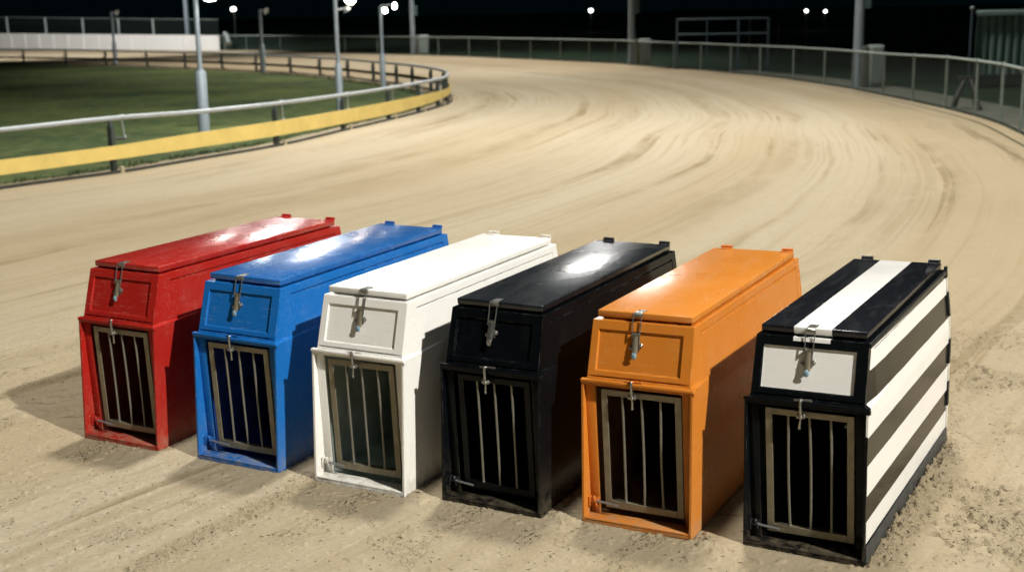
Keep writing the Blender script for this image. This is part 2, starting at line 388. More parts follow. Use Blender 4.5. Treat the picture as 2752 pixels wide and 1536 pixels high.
def body_mesh(Ln):
    V = []; F = []; FM = []
    def yB(z):
        return Ln+.038+(.915-z)/.295*.035 if z >= .62 else Ln+.073-(.62-z)/.62*.02
    def quad_grid(P, flip=False):
        n = len(P); mm = len(P[0]); b = len(V)
        for r in P: V.extend(r)
        for i in range(n-1):
            for j in range(mm-1):
                f = [b+i*mm+j, b+i*mm+j+1, b+(i+1)*mm+j+1, b+(i+1)*mm+j]
                F.append(f[::-1] if flip else f)
    # sides with an inset shadow groove
    zs = [0, .08, .2, .35, .5, .6, .62, .635, .65, .6565, .6575, .67, .685, .70, .75, .8, .868, .8695, .8765, .878, .90, .915]
    def col_y(z):
        a = yFr(z); b = yB(z); g0 = .055; g1 = Ln-.012
        return [a, a+.012, g0-.0015, g0, .3, .6, .9, 1.2, g1-.008, g1-.0065, g1-.0015, g1, b-.01, b]
    for sgn in (1, -1):
        P = []
        for z in zs:
            ys = col_y(z); row = []
            for j, y in enumerate(ys):
                d = 0
                if .869 <= z <= .877 and 3 <= j <= 10: d = .008
                if z <= .877 and j in (9, 10) and z > .1: d = .008
                row.append((sgn*(Hx(z, y)-d), y, z))
            P.append(row)
        quad_grid(P, flip=(sgn > 0) is False)
    # rear
    P = [[(-Hx(z, 9), yB(z), z), (Hx(z, 9), yB(z), z)] for z in zs]; quad_grid(P, True)
    # top deck under the lid
    quad_grid([[(-.236, -.022, .915), (.236, -.022, .915)], [(-.236, yB(.915), .915), (.236, yB(.915), .915)]])
    # upper front panel, recessed inside its frame
    zp = [.66, .6715, .673, .678, .6795, .70, .704, .78, .873, .877, .895, .915]
    xp = [-.236, -.205, -.201, -.1, 0, .1, .187, .191, .236]
    P = []
    for z in zp:
        row = []
        for x in xp:
            d = 0
            if .702 < z < .875 and -.203 < x < .189: d = .009
            if .6725 < z < .6785 and -.206 < x < .21: d = .008
            row.append((x*(Hx(z)/.236 if abs(x) > .235 else 1), yFr(z)+d, z))
        P.append(row)
    quad_grid(P)
    # underside link between upper front and ledge
    quad_grid([[(-Hx(.655), yFr(.655), .655), (Hx(.655), yFr(.655), .655)], [(-Hx(.66), yFr(.66), .66), (Hx(.66), yFr(.66), .66)]])
    # lower surround: sheet edges and inner faces
    th = .011; zi = [.014, .2, .4, .6, .640]
    for sgn in (1, -1):
        P = [[(sgn*Hx(z), yFr(z), z), (sgn*(Hx(z)-th), yFr(z), z)] for z in [0]+zi+[.6565]]; quad_grid(P, sgn > 0)
        P = [[(sgn*(Hx(z)-th), yFr(z), z), (sgn*(Hx(z)-th), -.070, z)] for z in [.014, .2, .4, .6, .640]]; quad_grid(P, sgn > 0)
    wi = Hx(.3)-th
    quad_grid([[(-Hx(0), yFr(0), 0), (Hx(0), yFr(0), 0)], [(-Hx(.014)+th*0, yFr(.014), .014), (Hx(.014), yFr(.014), .014)]])
    quad_grid([[(-wi, yFr(.64), .64), (wi, yFr(.64), .64)], [(-wi, yFr(.6565), .6565), (wi, yFr(.6565), .6565)]])
    quad_grid([[(-wi, yFr(.014), .014), (wi, yFr(.014), .014)], [(-wi, -.07, .014), (wi, -.07, .014)]])
    quad_grid([[(-wi, yFr(.64), .64), (wi, yFr(.64), .64)], [(-wi, -.07, .64), (wi, -.07, .64)]], True)
    quad_grid([[(-Hx(0), yFr(0), 0), (Hx(0), yFr(0), 0)], [(-Hx(0), yB(0), 0), (Hx(0), yB(0), 0)]], True)
    return V, F

def stripes_side(nt, tc):
    """horizontal black and white bands on the side sheet, black frame edges, white front panel"""
    s = N(nt, 'ShaderNodeSeparateXYZ'); L(nt, tc, s.inputs[0])
    x, y, z = s.outputs
    wob = math_(nt, 'MULTIPLY', math_(nt, 'SUBTRACT', noise(nt, tc, 4, 2), .5), .006)
    z2 = math_(nt, 'ADD', math_(nt, 'ADD', z, math_(nt, 'MULTIPLY', y, .008)), wob)
    st = ramp(nt, z2, [(0, 0), (.088, 1), (.180, 0), (.290, 1), (.418, 0), (.542, 1), (.672, 0), (.800, 1), (.885, 0)], 'CONSTANT')
    front = math_(nt, 'GREATER_THAN', y, math_(nt, 'ADD', math_(nt, 'MULTIPLY', math_(nt, 'SUBTRACT', z, .9), .36), .012))
    side = math_(nt, 'GREATER_THAN', math_(nt, 'ABSOLUTE', x), .2335)
    front = math_(nt, 'MAXIMUM', math_(nt, 'MULTIPLY', math_(nt, 'LESS_THAN', z, .64), math_(nt, 'GREATER_THAN', y, -.118)), math_(nt, 'MULTIPLY', math_(nt, 'GREATER_THAN', z, .64), front))
    m1 = math_(nt, 'MULTIPLY', math_(nt, 'MULTIPLY', st, front), side)
    # inner faces of the shroud stay black
    geo = N(nt, 'ShaderNodeNewGeometry'); vt = N(nt, 'ShaderNodeVectorTransform', vector_type='NORMAL', convert_from='WORLD', convert_to='OBJECT')
    L(nt, geo.outputs['True Normal'], vt.inputs[0]); sn = N(nt, 'ShaderNodeSeparateXYZ'); L(nt, vt.outputs[0], sn.inputs[0])
    outw = math_(nt, 'GREATER_THAN', math_(nt, 'ABSOLUTE', x), .2512)
    hi = math_(nt, 'GREATER_THAN', z, .64)
    m1 = math_(nt, 'MULTIPLY', m1, math_(nt, 'MAXIMUM', hi, outw))
    m1 = math_(nt, 'MULTIPLY', m1, math_(nt, 'MAXIMUM', math_(nt, 'GREATER_THAN', x, 0), math_(nt, 'GREATER_THAN', y, .12)))
    # white recessed front panel
    pz = math_(nt, 'MULTIPLY', math_(nt, 'GREATER_THAN', z, .7035), math_(nt, 'LESS_THAN', z, .8735))
    px = math_(nt, 'MULTIPLY', math_(nt, 'GREATER_THAN', x, -.2015), math_(nt, 'LESS_THAN', x, .1875))
    py = math_(nt, 'LESS_THAN', y, .02)
    m2 = math_(nt, 'MULTIPLY', math_(nt, 'MULTIPLY', pz, px), py)
    # white patch on the deck under the lid stripe
    m3 = math_(nt, 'MULTIPLY', math_(nt, 'MULTIPLY', math_(nt, 'GREATER_THAN', z, .9), math_(nt, 'LESS_THAN', y, 0)), math_(nt, 'LESS_THAN', math_(nt, 'ABSOLUTE', x), .078))
    m = math_(nt, 'MAXIMUM', math_(nt, 'MAXIMUM', m1, m2), m3)
    return mix(nt, m, (.004, .005, .006), (.80, .79, .76))
def stripes_lid(nt, tc):
    s = N(nt, 'ShaderNodeSeparateXYZ'); L(nt, tc, s.inputs[0])
    m = math_(nt, 'LESS_THAN', math_(nt, 'ABSOLUTE', math_(nt, 'ADD', s.outputs['X'], math_(nt, 'MULTIPLY', noise(nt, tc, 3, 2), .004))), .080)
    return mix(nt, m, (.008, .009, .012), (.80, .79, .76))

PAINTS = {
 'red': paint('red_enamel', (.36, .016, .011), .20, (.62, .38, .30), smudge=.05),
 'blue': paint('blue_enamel', (.009, .130, .43), .20, (.35, .50, .62), smudge=.03),
 'white': paint('white_enamel', (0.8029, 0.7932, 0.7540), .24, (.30, .22, .14), smudge=.06, wear=.2),
 'black': paint('black_enamel', (.0025, .0035, .0045), .12, (.16, .17, .17), scr=.12, spec=.13, dustk=.25, smudge=.01, wear=.8),
 'orange': paint('orange_enamel', (.56, .185, .022), .26, (.80, .50, .28), smudge=.05),
 'striped': paint('striped_enamel', (.004, .005, .006), .13, (.16, .17, .17), scr=.12, dustk=.3, spec=.10, smudge=.01, pattern=stripes_side, wear=.7)}
LIDP = dict(PAINTS)
LIDP['striped'] = paint('striped_lid_enamel', (.006, .008, .012), .18, (.16, .17, .17), scr=.12, smudge=.07, pattern=stripes_lid, wear=.5, spec=.5)
LIDP['red'] = paint('red_lid_enamel', (0.3326, 0.0143, 0.0095), .26, (.75, .5, .4), smudge=.10, coat=.5, spec=.5)
LIDP['blue'] = paint('blue_lid_enamel', (0.0079, 0.1030, 0.3485), .26, (.4, .6, .7), smudge=.08, coat=.5, spec=.5)
LIDP['black'] = paint('black_lid_enamel', (.004, .007, .010), .26, (.16, .17, .17), scr=.12, smudge=.07, wear=.8, coat=.5, spec=.5)
LIDP['orange'] = paint('orange_lid_enamel', (.54, .19, .026), .27, (.85, .6, .4), smudge=.12, coat=.1)
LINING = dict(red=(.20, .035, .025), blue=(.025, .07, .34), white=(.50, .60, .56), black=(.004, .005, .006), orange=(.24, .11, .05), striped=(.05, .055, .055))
STEELBLK = simple('black_painted_gate', (.006, .007, .008), .3, 0, .2, 40, bevel=.002, spec=.15)
HW = dict(red=simple('red_hardware', (.40, .02, .014), .4), blue=simple('blue_hardware', (.012, .10, .36), .4), white=simple('white_hardware', (.70, .67, .60), .45, 0, .4, 60),
          black=simple('black_hardware', (.015, .016, .018), .35), orange=simple('orange_hardware', (.58, .16, .02), .4), striped=simple('black_steel_hardware', (.015, .016, .018), .35))
LABELS = {
 'red': 'glossy red starting box with barred gate, at the left end of the row',
 'blue': 'bright blue starting box with barred gate, between the red and white boxes',
 'white': 'plain white starting box with scuffed sill, between the blue and black boxes',
 'black': 'all black starting box with black gate frame, between the white and orange boxes',
 'orange': 'orange starting box with barred gate, between the black and striped boxes',
 'striped': 'black and white striped starting box at the right end of the row'}

def make_box(k):
    M, loc, s, Ln = box_place(k)
    rnd = random.Random(k)
    root = empty('starting_box', (0, 0, 0), LABELS[k], 'starting box', 'six starting boxes in a row on the sand')
    root.matrix_world = Matrix.Translation(loc) @ M @ Matrix.Scale(s, 4)
    P = PAINTS[k]
    V, F = body_mesh(Ln)
    b = mesh_obj('body', V, F, P, root)
    wi = Hx(.3)-.0125; a_, b_, c_, d_ = -.0705, Ln-.02, .0155, .6385
    V = [(x, y, z) for y in (a_, b_) for z in (c_, d_) for x in (-wi, wi)]
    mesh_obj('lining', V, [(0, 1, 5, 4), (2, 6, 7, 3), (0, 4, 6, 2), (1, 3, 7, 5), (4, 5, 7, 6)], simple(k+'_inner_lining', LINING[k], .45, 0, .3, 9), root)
    # lid
    bm = bmesh.new(); add_box(bm, (-.2225, -.002, .9245), (.2225, Ln, H), .005, 3)
    add_box(bm, (-.205, .02, .9152), (.205, Ln-.02, .925))
    lid = bm_obj('lid', bm, LIDP[k], root, True)
    for hx in (-.152, .186):
        bm = bmesh.new()
        add_box(bm, (hx-.029, Ln-.03, H+.0005), (hx+.029, Ln+.004, H+.0035), .001)
        for q in range(3):
            add_tube(bm, [(hx-.029+q*.0198, Ln+.008, H+.006), (hx-.029+q*.0198+.0185, Ln+.008, H+.006)], .0115, 12)
        add_box(bm, (hx-.029, Ln+.006, H-.036), (hx+.029, Ln+.014, H+.002), .002)
        bm_obj('hinge', bm, HW[k], lid, True)
    # ledge over the gate
    bm = bmesh.new(); add_box(bm, (-.2645, -.119, .6485), (.2645, -.0925, .6665), .006, 3)
    add_box(bm, (.2605, -.116, .640), (.2675, -.10, .660), .003)
    bm_obj('ledge', bm, P, root, True)
    # jambs either side of the gate, header behind the ledge
    for sg in (-1, 1):
        bm = bmesh.new(); xa, xb = sorted((sg*.2025+.012*0, sg*.2485))
        vs = add_box(bm, (xa, -.094, .0145), (xb, -.080, .639), .002)
        for v in vs: v.co.y += (.625-v.co.z)/.56*.028
        bm_obj('jamb', bm, P, root, True)
    bm = bmesh.new(); add_box(bm, (-.2, -.083, .628), (.2, -.075, .6395)); bm_obj('header', bm, P, root)
    # sill plate, uneven with trodden sand
    bm = bmesh.new(); vs = add_box(bm, (-.2475, yFr(0)+.001, .0145), (.2475, -.052, .026), .004, 2); bm_obj('sill', bm, P, root, True)
    # gate
    gx = .012; gw = .187; xl, xr = gx-gw, gx+gw; gm = STEELBLK if k == 'black' else GATE
    def gy(z): return -.099+(.622-z)/.562*.031
    def gbar(bm, x0, x1, z0, z1, t=.006):
        vs = add_box(bm, (x0, 0, z0), (x1, t, z1), .0012, 1)
        for v in vs: v.co.y += gy(v.co.z)
    gate = empty('gate'); gate.parent = root; gate.rotation_euler = (0, D(rnd.uniform(-.45, .45)), 0)
    fw_ = .030
    bm = bmesh.new(); gbar(bm, xl, xl+fw_, .058, .622); gbar(bm, xr-fw_, xr, .058, .622)
    gbar(bm, xl+fw_+.0002, xr-fw_-.0002, .594, .6215); gbar(bm, xl+fw_+.0002, xr-fw_-.0002, .0585, .092)
    # return flanges behind the face
    for xx in (xl+.001, xr-.004):
        vs = add_box(bm, (xx, .006, .062), (xx+.003, .026, .618)); 
        for v in vs: v.co.y += gy(v.co.z)
    vs = add_box(bm, (xl+.01, .0065, .088), (xr-.01, .030, .0915))
    for v in vs: v.co.y += gy(v.co.z)
    bm_obj('gate_frame', bm, gm, gate, True)
    for q in range(3):
        x = xl+.008 + (q+1)*(xr-xl-.016)/4
        bm = bmesh.new(); bw = rnd.uniform(-.004, .004); pts = [(x + bw*math.sin(3.14*t), gy(.086+.512*t)+.009, .086+.512*t) for t in [i/6 for i in range(7)]]
        add_tube(bm, pts, .0060, 10); add_ball(bm, (x, gy(.09)+.008, .0945), .008, (1, .8, .7)); add_ball(bm, (x, gy(.59)+.008, .592), .0065)
        bm_obj('bar', bm, BAR, gate, True)
    # hinge bolt low on the left
    bm = bmesh.new(); bz = .083; by = gy(bz)-.016
    add_tube(bm, [(-.215, by, bz+.004), (-.100+rnd.uniform(-.02, .01), by-.002, bz-.004)], .0058, 10)
    bm_obj('hinge_bolt', bm, STEEL, gate, True)
    bm = bmesh.new(); add_box(bm, (-.2465, by-.016, bz-.022), (-.238, by+.014, bz+.026), .003)
    add_tube(bm, [(-.241, by, bz+.004), (-.212, by, bz+.004)], .011, 10)
    add_ball(bm, (-.222, by-.002, bz+.014), .012, (.8, .9, 1.3)); add_ball(bm, (-.214, by, bz-.014), .008, (.8, .9, 1.5))
    add_box(bm, (-.220, by+.004, bz-.018), (-.204, by+.015, bz+.020), .003)
    bm_obj('hinge_lug', bm, HW[k], root, True)
    # gate catch: eye on the ledge, hanging rod, wing toggle, tail
    catch = empty('gate_catch'); catch.parent = root; cx = -.018
    bm = bmesh.new(); add_ball(bm, (cx, -.117, .672), .0095); add_tube(bm, [(cx-.03, -.112, .6705), (cx+.04, -.106, .674)], .0045, 8)
    add_box(bm, (cx+.004, -.112, .668), (cx+.045, -.096, .6735), .002)
    bm_obj('eye_bolt', bm, HW[k] if k in ('orange', 'white', 'red', 'blue') else CHROME, catch, True)
    bm = bmesh.new()
    add_tube(bm, [(cx, -.124, .676), (cx+.001, -.127, .655), (cx+.002, -.126, .625), (cx+.002, -.122, .602)], .0058, 10)
    add_ball(bm, (cx, -.123, .672), .008)
    bm_obj('drop_rod', bm, CHROME, catch, True)
    bm = bmesh.new(); zc = .603
    for sg in (-1, 1):
        add_ball(bm, (cx+.002+sg*.013, -.120, zc+.003), .0085, (.75, .6, 1.35))
        add_tube(bm, [(cx+.002, -.121, zc), (cx+.002+sg*.020, -.119, zc+.006*sg)], .0034, 8)
    add_tube(bm, [(cx-.02, -.116, zc-.002), (cx+.024, -.114, zc+.001)], .0038, 8)
    add_ball(bm, (cx+.002, -.122, zc-.002), .0095, (1, .8, 1.1))
    bm_obj('wing_toggle', bm, CHROME, catch, True)
    bm = bmesh.new(); tx = cx+rnd.uniform(-.006, .004)
    add_tube(bm, [(cx+.002, -.117, zc-.006), (tx, -.113, zc-.035), (tx-.001, -.112, zc-.050)], [.0045, .0042, .0055], 10); add_ball(bm, (tx-.001, -.112, zc-.052), .0068, (1, .7, 1))
    bm_obj('tail', bm, CHROME, catch, True)
    # over-centre latch on the upper front
    lat = empty('latch'); lat.parent = root; lx = -.014 if k not in ('red',) else -.020
    lat.rotation_euler = (0, D(rnd.uniform(-1.1, 1.1)), 0); lx += rnd.uniform(-.003, .003)
    def fp(x, z, off=0.0): return (lx+x, yFr(z)+.009-off, z)
    bm = bmesh.new()                           # strike plate folded over the lid's front edge
    add_box(bm, (lx-.019, -.006, H+.001), (lx+.019, .046, H+.0035), .001, 1)
    for q in range(2):
        add_ball(bm, (lx-.009+q*.018, .030, H+.0045), .0042, (1, 1, .5))
    add_box(bm, (lx-.019, -.0065, H-.020), (lx+.019, -.0032, H+.0034), .0008, 1)
    add_tube(bm, [(lx-.021, -.012, H-.003), (lx+.021, -.012, H-.003)], .0062, 10)
    bm_obj('strike_plate', bm, CHROME, lat, True)
    bm = bmesh.new()
    A0 = (lx-.0195, -.018, H-.004); A1 = (lx+.0195, -.018, H-.004)
    yb = lambda z: yFr(z)-.010
    add_tube(bm, [(lx-.017, yb(.855), .855), A0], .0028, 8); add_tube(bm, [(lx+.017, yb(.822), .822), A1], .0028, 8)
    add_tube(bm, [A0, (lx, -.0195, H-.003), A1], .0030, 8); add_tube(bm, [(lx-.017, yb(.872), .872), (lx+.017, yb(.872), .872)], .0028, 8)
    bm_obj('wire_bail', bm, CHROME, lat, True)
    bm = bmesh.new()                           # base ears
    for sg, zz in ((-1, .808), (1, .820)):
        add_ball(bm, fp(sg*.0225, zz, .006), .0105, (1, .45, 1.1)); add_ball(bm, fp(sg*.0235, zz, .011), .0050)
    add_box(bm, (lx-.017, yFr(.815)+.001, .795), (lx+.017, yFr(.815)+.0095, .835), .001, 1)
    bm_obj('base_plate', bm, CHROME, lat, True)
    bm = bmesh.new()                           # lever: a tapered channel
    z1, z0 = .873, .786
    sec = []
    for z, w in ((z1, .0135), (.855, .0135), (.815, .0125), (z0, .0120)):
        y = yFr(z)-.006-(.873-z)*.09
        sec.append([(lx-w, y+.010, z), (lx-w, y, z), (lx-w*.55, y-.0035, z), (lx+w*.55, y-.0035, z), (lx+w, y, z), (lx+w, y+.010, z)])
    vv = [bm.verts.new(p) for r in sec for p in r]
    for i in range(3):
        for j in range(5): bm.faces.new((vv[i*6+j], vv[i*6+j+1], vv[(i+1)*6+j+1], vv[(i+1)*6+j]))
        bm.faces.new((vv[i*6+5], vv[i*6], vv[(i+1)*6], vv[(i+1)*6+5]))
    bm.faces.new([vv[j] for j in range(6)][::-1]); bm.faces.new([vv[18+j] for j in range(6)])
    add_tube(bm, [(lx-.015, yFr(.868)-.008, .868), (lx+.015, yFr(.868)-.008, .868)], .0050, 10)
    lever = bm_obj('lever', bm, GATE if k != 'black' else CHROME, lat, True)
    bm = bmesh.new(); y = yFr(z0)-.015
    add_ball(bm, (lx-.001, y, .778), .0132, (1, .42, 1.25))
    bm_obj('lever_tip', bm, BLUETIP if k not in ('black',) else CHROME, lever, True)
    if k == 'striped':
        # rear corner post, banded black and white
        for q, (za, zb, c) in enumerate(((.06, .195, 1), (.195, .325, 0), (.325, .42, 1), (.42, .55, 0), (.55, .67, 1), (.67, .80, 0), (.80, .875, 1), (.875, .935, 0))):
            bm = bmesh.new(); zm = (za+zb)/2
            vs = add_box(bm, (.0, 0, za+.0006), (.010 if c else .013, .030, zb-.0006), .002)
            for v in vs:
                z = v.co.z; v.co.x += Hx(min(z, .915), 9)-.004
                v.co.y += (Ln+.038+(.915-z)/.295*.035 if z >= .62 else Ln+.073-(.62-z)/.62*.02)-.024
            bm_obj('corner_band', bm, HW['white'] if c else HW['black'], root, True)
        bm = bmesh.new(); vs = add_box(bm, (.0, -.02, .893), (.010, Ln+.03, .914), .003)
        for v in vs: v.co.x += .2355
        bm_obj('side_rail', bm, HW['black'], root, True)
        bm = bmesh.new(); vs = add_box(bm, (.0, -.13, .0005), (.007, Ln+.045, .078), .002)
        for v in vs: v.co.x += .2585
        bm_obj('kick_strip', bm, simple('dusty_kick_strip', (.06, .062, .06), .6, 0, .5, 18), root, True)
        # small dusty shelf seen inside
        bm = bmesh.new(); add_box(bm, (.06, .28, .44), (.2495, .46, .452), .002); bm_obj('inner_shelf', bm, HW['white'], root, True)
    return root
for k in PLACE: make_box(k)

# ------------------------------------------------------------------ ground
def sheet(name, x0, x1, y0, y1, z, mat, n=2):
    return mesh_obj(name, [(x0, y0, z), (x1, y0, z), (x1, y1, z), (x0, y1, z)], [(0, 1, 2, 3)], mat)
tag(sheet('ground', -300, 300, -60, 500, -.06, OUTG), kind='structure')
# infield turf
P = [(p[0], p[1]) for p in inner]
turf_pts = P + [(-90, 76), (-90, -4)]
me = bpy.data.meshes.new('infield'); bm = bmesh.new()
f = bm.faces.new([bm.verts.new((x, y, -.012)) for x, y in turf_pts]); bmesh.ops.triangulate(bm, faces=[f])
o = bm_obj('infield', bm, TURF); tag(o, kind='structure')
# track ribbon (arc length resampled so inner and outer run together)
def resample(Pt, n):
    s = seglen(Pt); q = np.linspace(0, s[-1], n); return np.stack([np.interp(q, s, Pt[:, i]) for i in range(Pt.shape[1])], 1)
ns = 240
# match by projecting each inner sample to the outer curve with a monotone sweep
A = resample(inner, ns); od, oa = nearest(outer, A[:, :2]); oa = np.maximum.accumulate(oa); so = seglen(outer)
w = np.linspace(0, so[-1], ns)
oa = .5*oa+.5*np.convolve(np.pad(oa, 12, mode='edge'), np.ones(25)/25, 'valid'); oa = np.maximum.accumulate(oa)
oa[:] = np.interp(np.arange(ns), [0, ns-1], [0, 0]) + oa - oa[0]*(1-np.arange(ns)/(ns-1))
oa = oa + (so[-1]-oa[-1])*np.clip((np.arange(ns)-ns*.8)/(ns*.2), 0, 1)
B = np.stack([np.interp(oa, so, outer[:, i]) for i in range(2)], 1)
nt_ = 24; V = []
for i in range(ns):
    for j in range(nt_+1):
        t = -.030 + j/nt_*1.045
        V.append((A[i, 0]*(1-t)+B[i, 0]*t, A[i, 1]*(1-t)+B[i, 1]*t, 0))
V = np.array(V); F = [(i*(nt_+1)+j, (i+1)*(nt_+1)+j, (i+1)*(nt_+1)+j+1, i*(nt_+1)+j+1)[::-1] for i in range(ns-1) for j in range(nt_)]
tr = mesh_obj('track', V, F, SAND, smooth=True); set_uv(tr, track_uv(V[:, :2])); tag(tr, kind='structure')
# close-up sand with real relief round the boxes
xs = np.arange(-3.9, 4.1, .0075)
ys = [4.2]
while ys[-1] < 11.5: ys.append(ys[-1] + .0068*(1+max(0, ys[-1]-5.5)*.45))
ys = np.array(ys); GX, GY = np.meshgrid(xs, ys); q = np.stack([GX.ravel(), GY.ravel()], 1)
uvq = track_uv(q[::1]) if False else None
# coarse lookup of track uv, then interpolated (smooth field)
cx = np.linspace(xs[0], xs[-1], 60); cy = np.linspace(ys[0], ys[-1], 60); CX, CY = np.meshgrid(cx, cy)
cuv = track_uv(np.stack([CX.ravel(), CY.ravel()], 1)).reshape(60, 60, 2)
ix = np.clip((GX-cx[0])/(cx[1]-cx[0]), 0, 58.999); iy = np.clip((GY-cy[0])/(cy[1]-cy[0]), 0, 58.999)
i0 = ix.astype(int); j0 = iy.astype(int); fx = (ix-i0)[..., None]; fy = (iy-j0)[..., None]
uvg = (cuv[j0, i0]*(1-fx)+cuv[j0, i0+1]*fx)*(1-fy) + (cuv[j0+1, i0]*(1-fx)+cuv[j0+1, i0+1]*fx)*fy
uvq = uvg.reshape(-1, 2)
X, Y = q[:, 0], q[:, 1]
# rows of disturbed sand run almost along the boxes
ang = .49; a = X*math.cos(ang) - Y*math.sin(ang)*-1*-1; 
al = X*math.sin(ang)+Y*math.cos(ang); ac = X*math.cos(ang)-Y*math.sin(ang)
ac2 = ac + .5*(fbm(al*.9, ac*.9, 3)-.5)
near = 1-sst(6.6, 9.0, Y+.35*X)
right = sst(1.55, 2.1, X+(5.0-Y)*-.45)
h = .006*(fbm(X*2.2, Y*2.2, 5)-.5) + .0022*(fbm(ac*14, al*2.2, 9, 3)-.5)
row = np.abs(((ac2/.43) % 1.0)-.5)*2
rowm = sst(.75, .15, row)*sst(.47, .62, fbm(al*2.6, ac2*3.4, 21, 4))
cl = sst(.54, .74, fbm(X*40, Y*40, 31, 3))
cl2 = sst(.50, .62, fbm(X*85, Y*85, 33, 2))
pit = sst(.70, .84, vnoise(X*52+3, Y*52, 35))
dash = sst(.74, .86, vnoise((X+.2*Y)*26+3, (Y-.2*X)*62, 36))
h += rowm*near*(.006*cl+.0035*cl2-.006*dash) - .006*dash*sst(.50, .62, fbm(X*2.4, Y*2.4, 37, 3))*near
# shallow heel and paw prints
pm = sst(.60, .68, fbm(X*1.3+4, Y*1.3, 41, 2)); pk = sst(.60, .70, vnoise(X*9, Y*15, 43))
h -= (.017*pm*pk)*sst(11.5, 8, Y)*(.35+.65*np.maximum(near, right))
h += right*(.024*sst(.50, .72, fbm(X*16, Y*22, 51, 3))*sst(.42, .6, fbm(X*2.2, Y*2.2, 53, 2)) + .004*cl2*cl)*sst(9.5, 7.2, Y)
# scattered crumbs
h += .006*sst(.80, .90, vnoise(X*48, Y*48, 61))*(.3+.7*near)
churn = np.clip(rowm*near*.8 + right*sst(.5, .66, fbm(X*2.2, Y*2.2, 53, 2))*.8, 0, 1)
# banks of sand against the boxes
for k in PLACE:
    M, loc, s, Ln = box_place(k); R2 = M.to_3x3().inverted()
    dx, dy = X-loc[0], Y-loc[1]; c, sn = math.cos(PLACE[k][2]), math.sin(PLACE[k][2])
    lxx = (c*dx+sn*dy)/s; lyy = (-sn*dx+c*dy)/s
    ox = np.abs(lxx)-.262; oy = np.maximum(-.145-lyy, lyy-(Ln+.055)); dd = np.hypot(np.maximum(ox, 0), np.maximum(oy, 0)); ins = (ox < 0) & (oy < 0)
    side = (lxx > 0) & (lyy > -.1)
    amp = .001 + (.024 if k == 'striped' else .005)*side*sst(-.2, .15, lyy)*sst(Ln+.5, Ln, lyy)
    wd = .035 + (.10 if k == 'striped' else .03)*side
    e = np.exp(-(dd/wd)**2)
    h += e*amp*(.35+.95*fbm(X*13, Y*13, 71, 4)) + (e > .15)*e*(.014 if k == 'striped' else .006)*cl*side
    # lumps at the front right corner
    d2 = np.hypot(lxx-.33, lyy+.16); h += np.exp(-(d2/.07)**2)*(.026 if k == 'orange' else .008)*(.2+cl)*(k != 'striped')
    inside = ins if k == 'red' else (inside | ins)
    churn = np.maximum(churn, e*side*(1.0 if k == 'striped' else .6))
edge = sst(xs[0], xs[0]+.5, X)*sst(xs[-1], xs[-1]-.5, X)*sst(ys[0]-.2, ys[0]+.2, Y)*sst(ys[-1], ys[-1]-1.5, Y)
h = (h+.003)*edge - .004*(1-edge)
h = np.where(inside, -.03, h)
nx, ny = len(xs), len(ys)
me = bpy.data.meshes.new('raked_sand'); me.vertices.add(nx*ny)
me.vertices.foreach_set('co', np.stack([X, Y, h], 1).astype(np.float32).ravel())
ii, jj = np.meshgrid(np.arange(nx-1), np.arange(ny-1)); b0 = (jj*nx+ii).ravel()
fc = np.stack([b0, b0+1, b0+nx+1, b0+nx], 1).astype(np.int32)
me.loops.add(fc.size); me.polygons.add(len(fc)); me.loops.foreach_set('vertex_index', fc.ravel())
me.polygons.foreach_set('loop_start', np.arange(0, fc.size, 4, dtype=np.int32)); me.polygons.foreach_set('use_smooth', np.ones(len(fc), bool))
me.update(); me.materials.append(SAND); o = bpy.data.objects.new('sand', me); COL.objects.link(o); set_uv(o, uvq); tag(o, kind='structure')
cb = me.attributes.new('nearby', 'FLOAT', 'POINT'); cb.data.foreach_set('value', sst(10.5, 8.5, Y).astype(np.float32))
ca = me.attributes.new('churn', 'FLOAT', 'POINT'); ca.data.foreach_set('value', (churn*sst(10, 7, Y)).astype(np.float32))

# ------------------------------------------------------------------ frames along a curve
def frames(Pt):
    T = np.gradient(Pt[:, :2], axis=0); T /= np.linalg.norm(T, axis=1)[:, None]; return T, np.stack([T[:, 1], -T[:, 0]], 1)   # tangent, right normal
def strip_box(name, Pt, off0, off1, zb, zt, mat, parent):
    T, Nn = frames(Pt); V = []; F = []
    for i in range(len(Pt)):
        for off, z in ((off0, zb[i]), (off1, zb[i]), (off1, zt[i]), (off0, zt[i])):
            V.append((Pt[i, 0]+Nn[i, 0]*off, Pt[i, 1]+Nn[i, 1]*off, z))
    for i in range(len(Pt)-1):
        for k in range(4): F.append((i*4+k, i*4+(k+1) % 4, (i+1)*4+(k+1) % 4, (i+1)*4+k))
    F += [(0, 1, 2, 3), tuple(len(V)-4+k for k in (3, 2, 1, 0))]
    o = mesh_obj(name, V, F, mat, parent); bm = bmesh.new(); bm.from_mesh(o.data); bmesh.ops.recalc_face_normals(bm, faces=bm.faces); bm.to_mesh(o.data); bm.free()
    return o

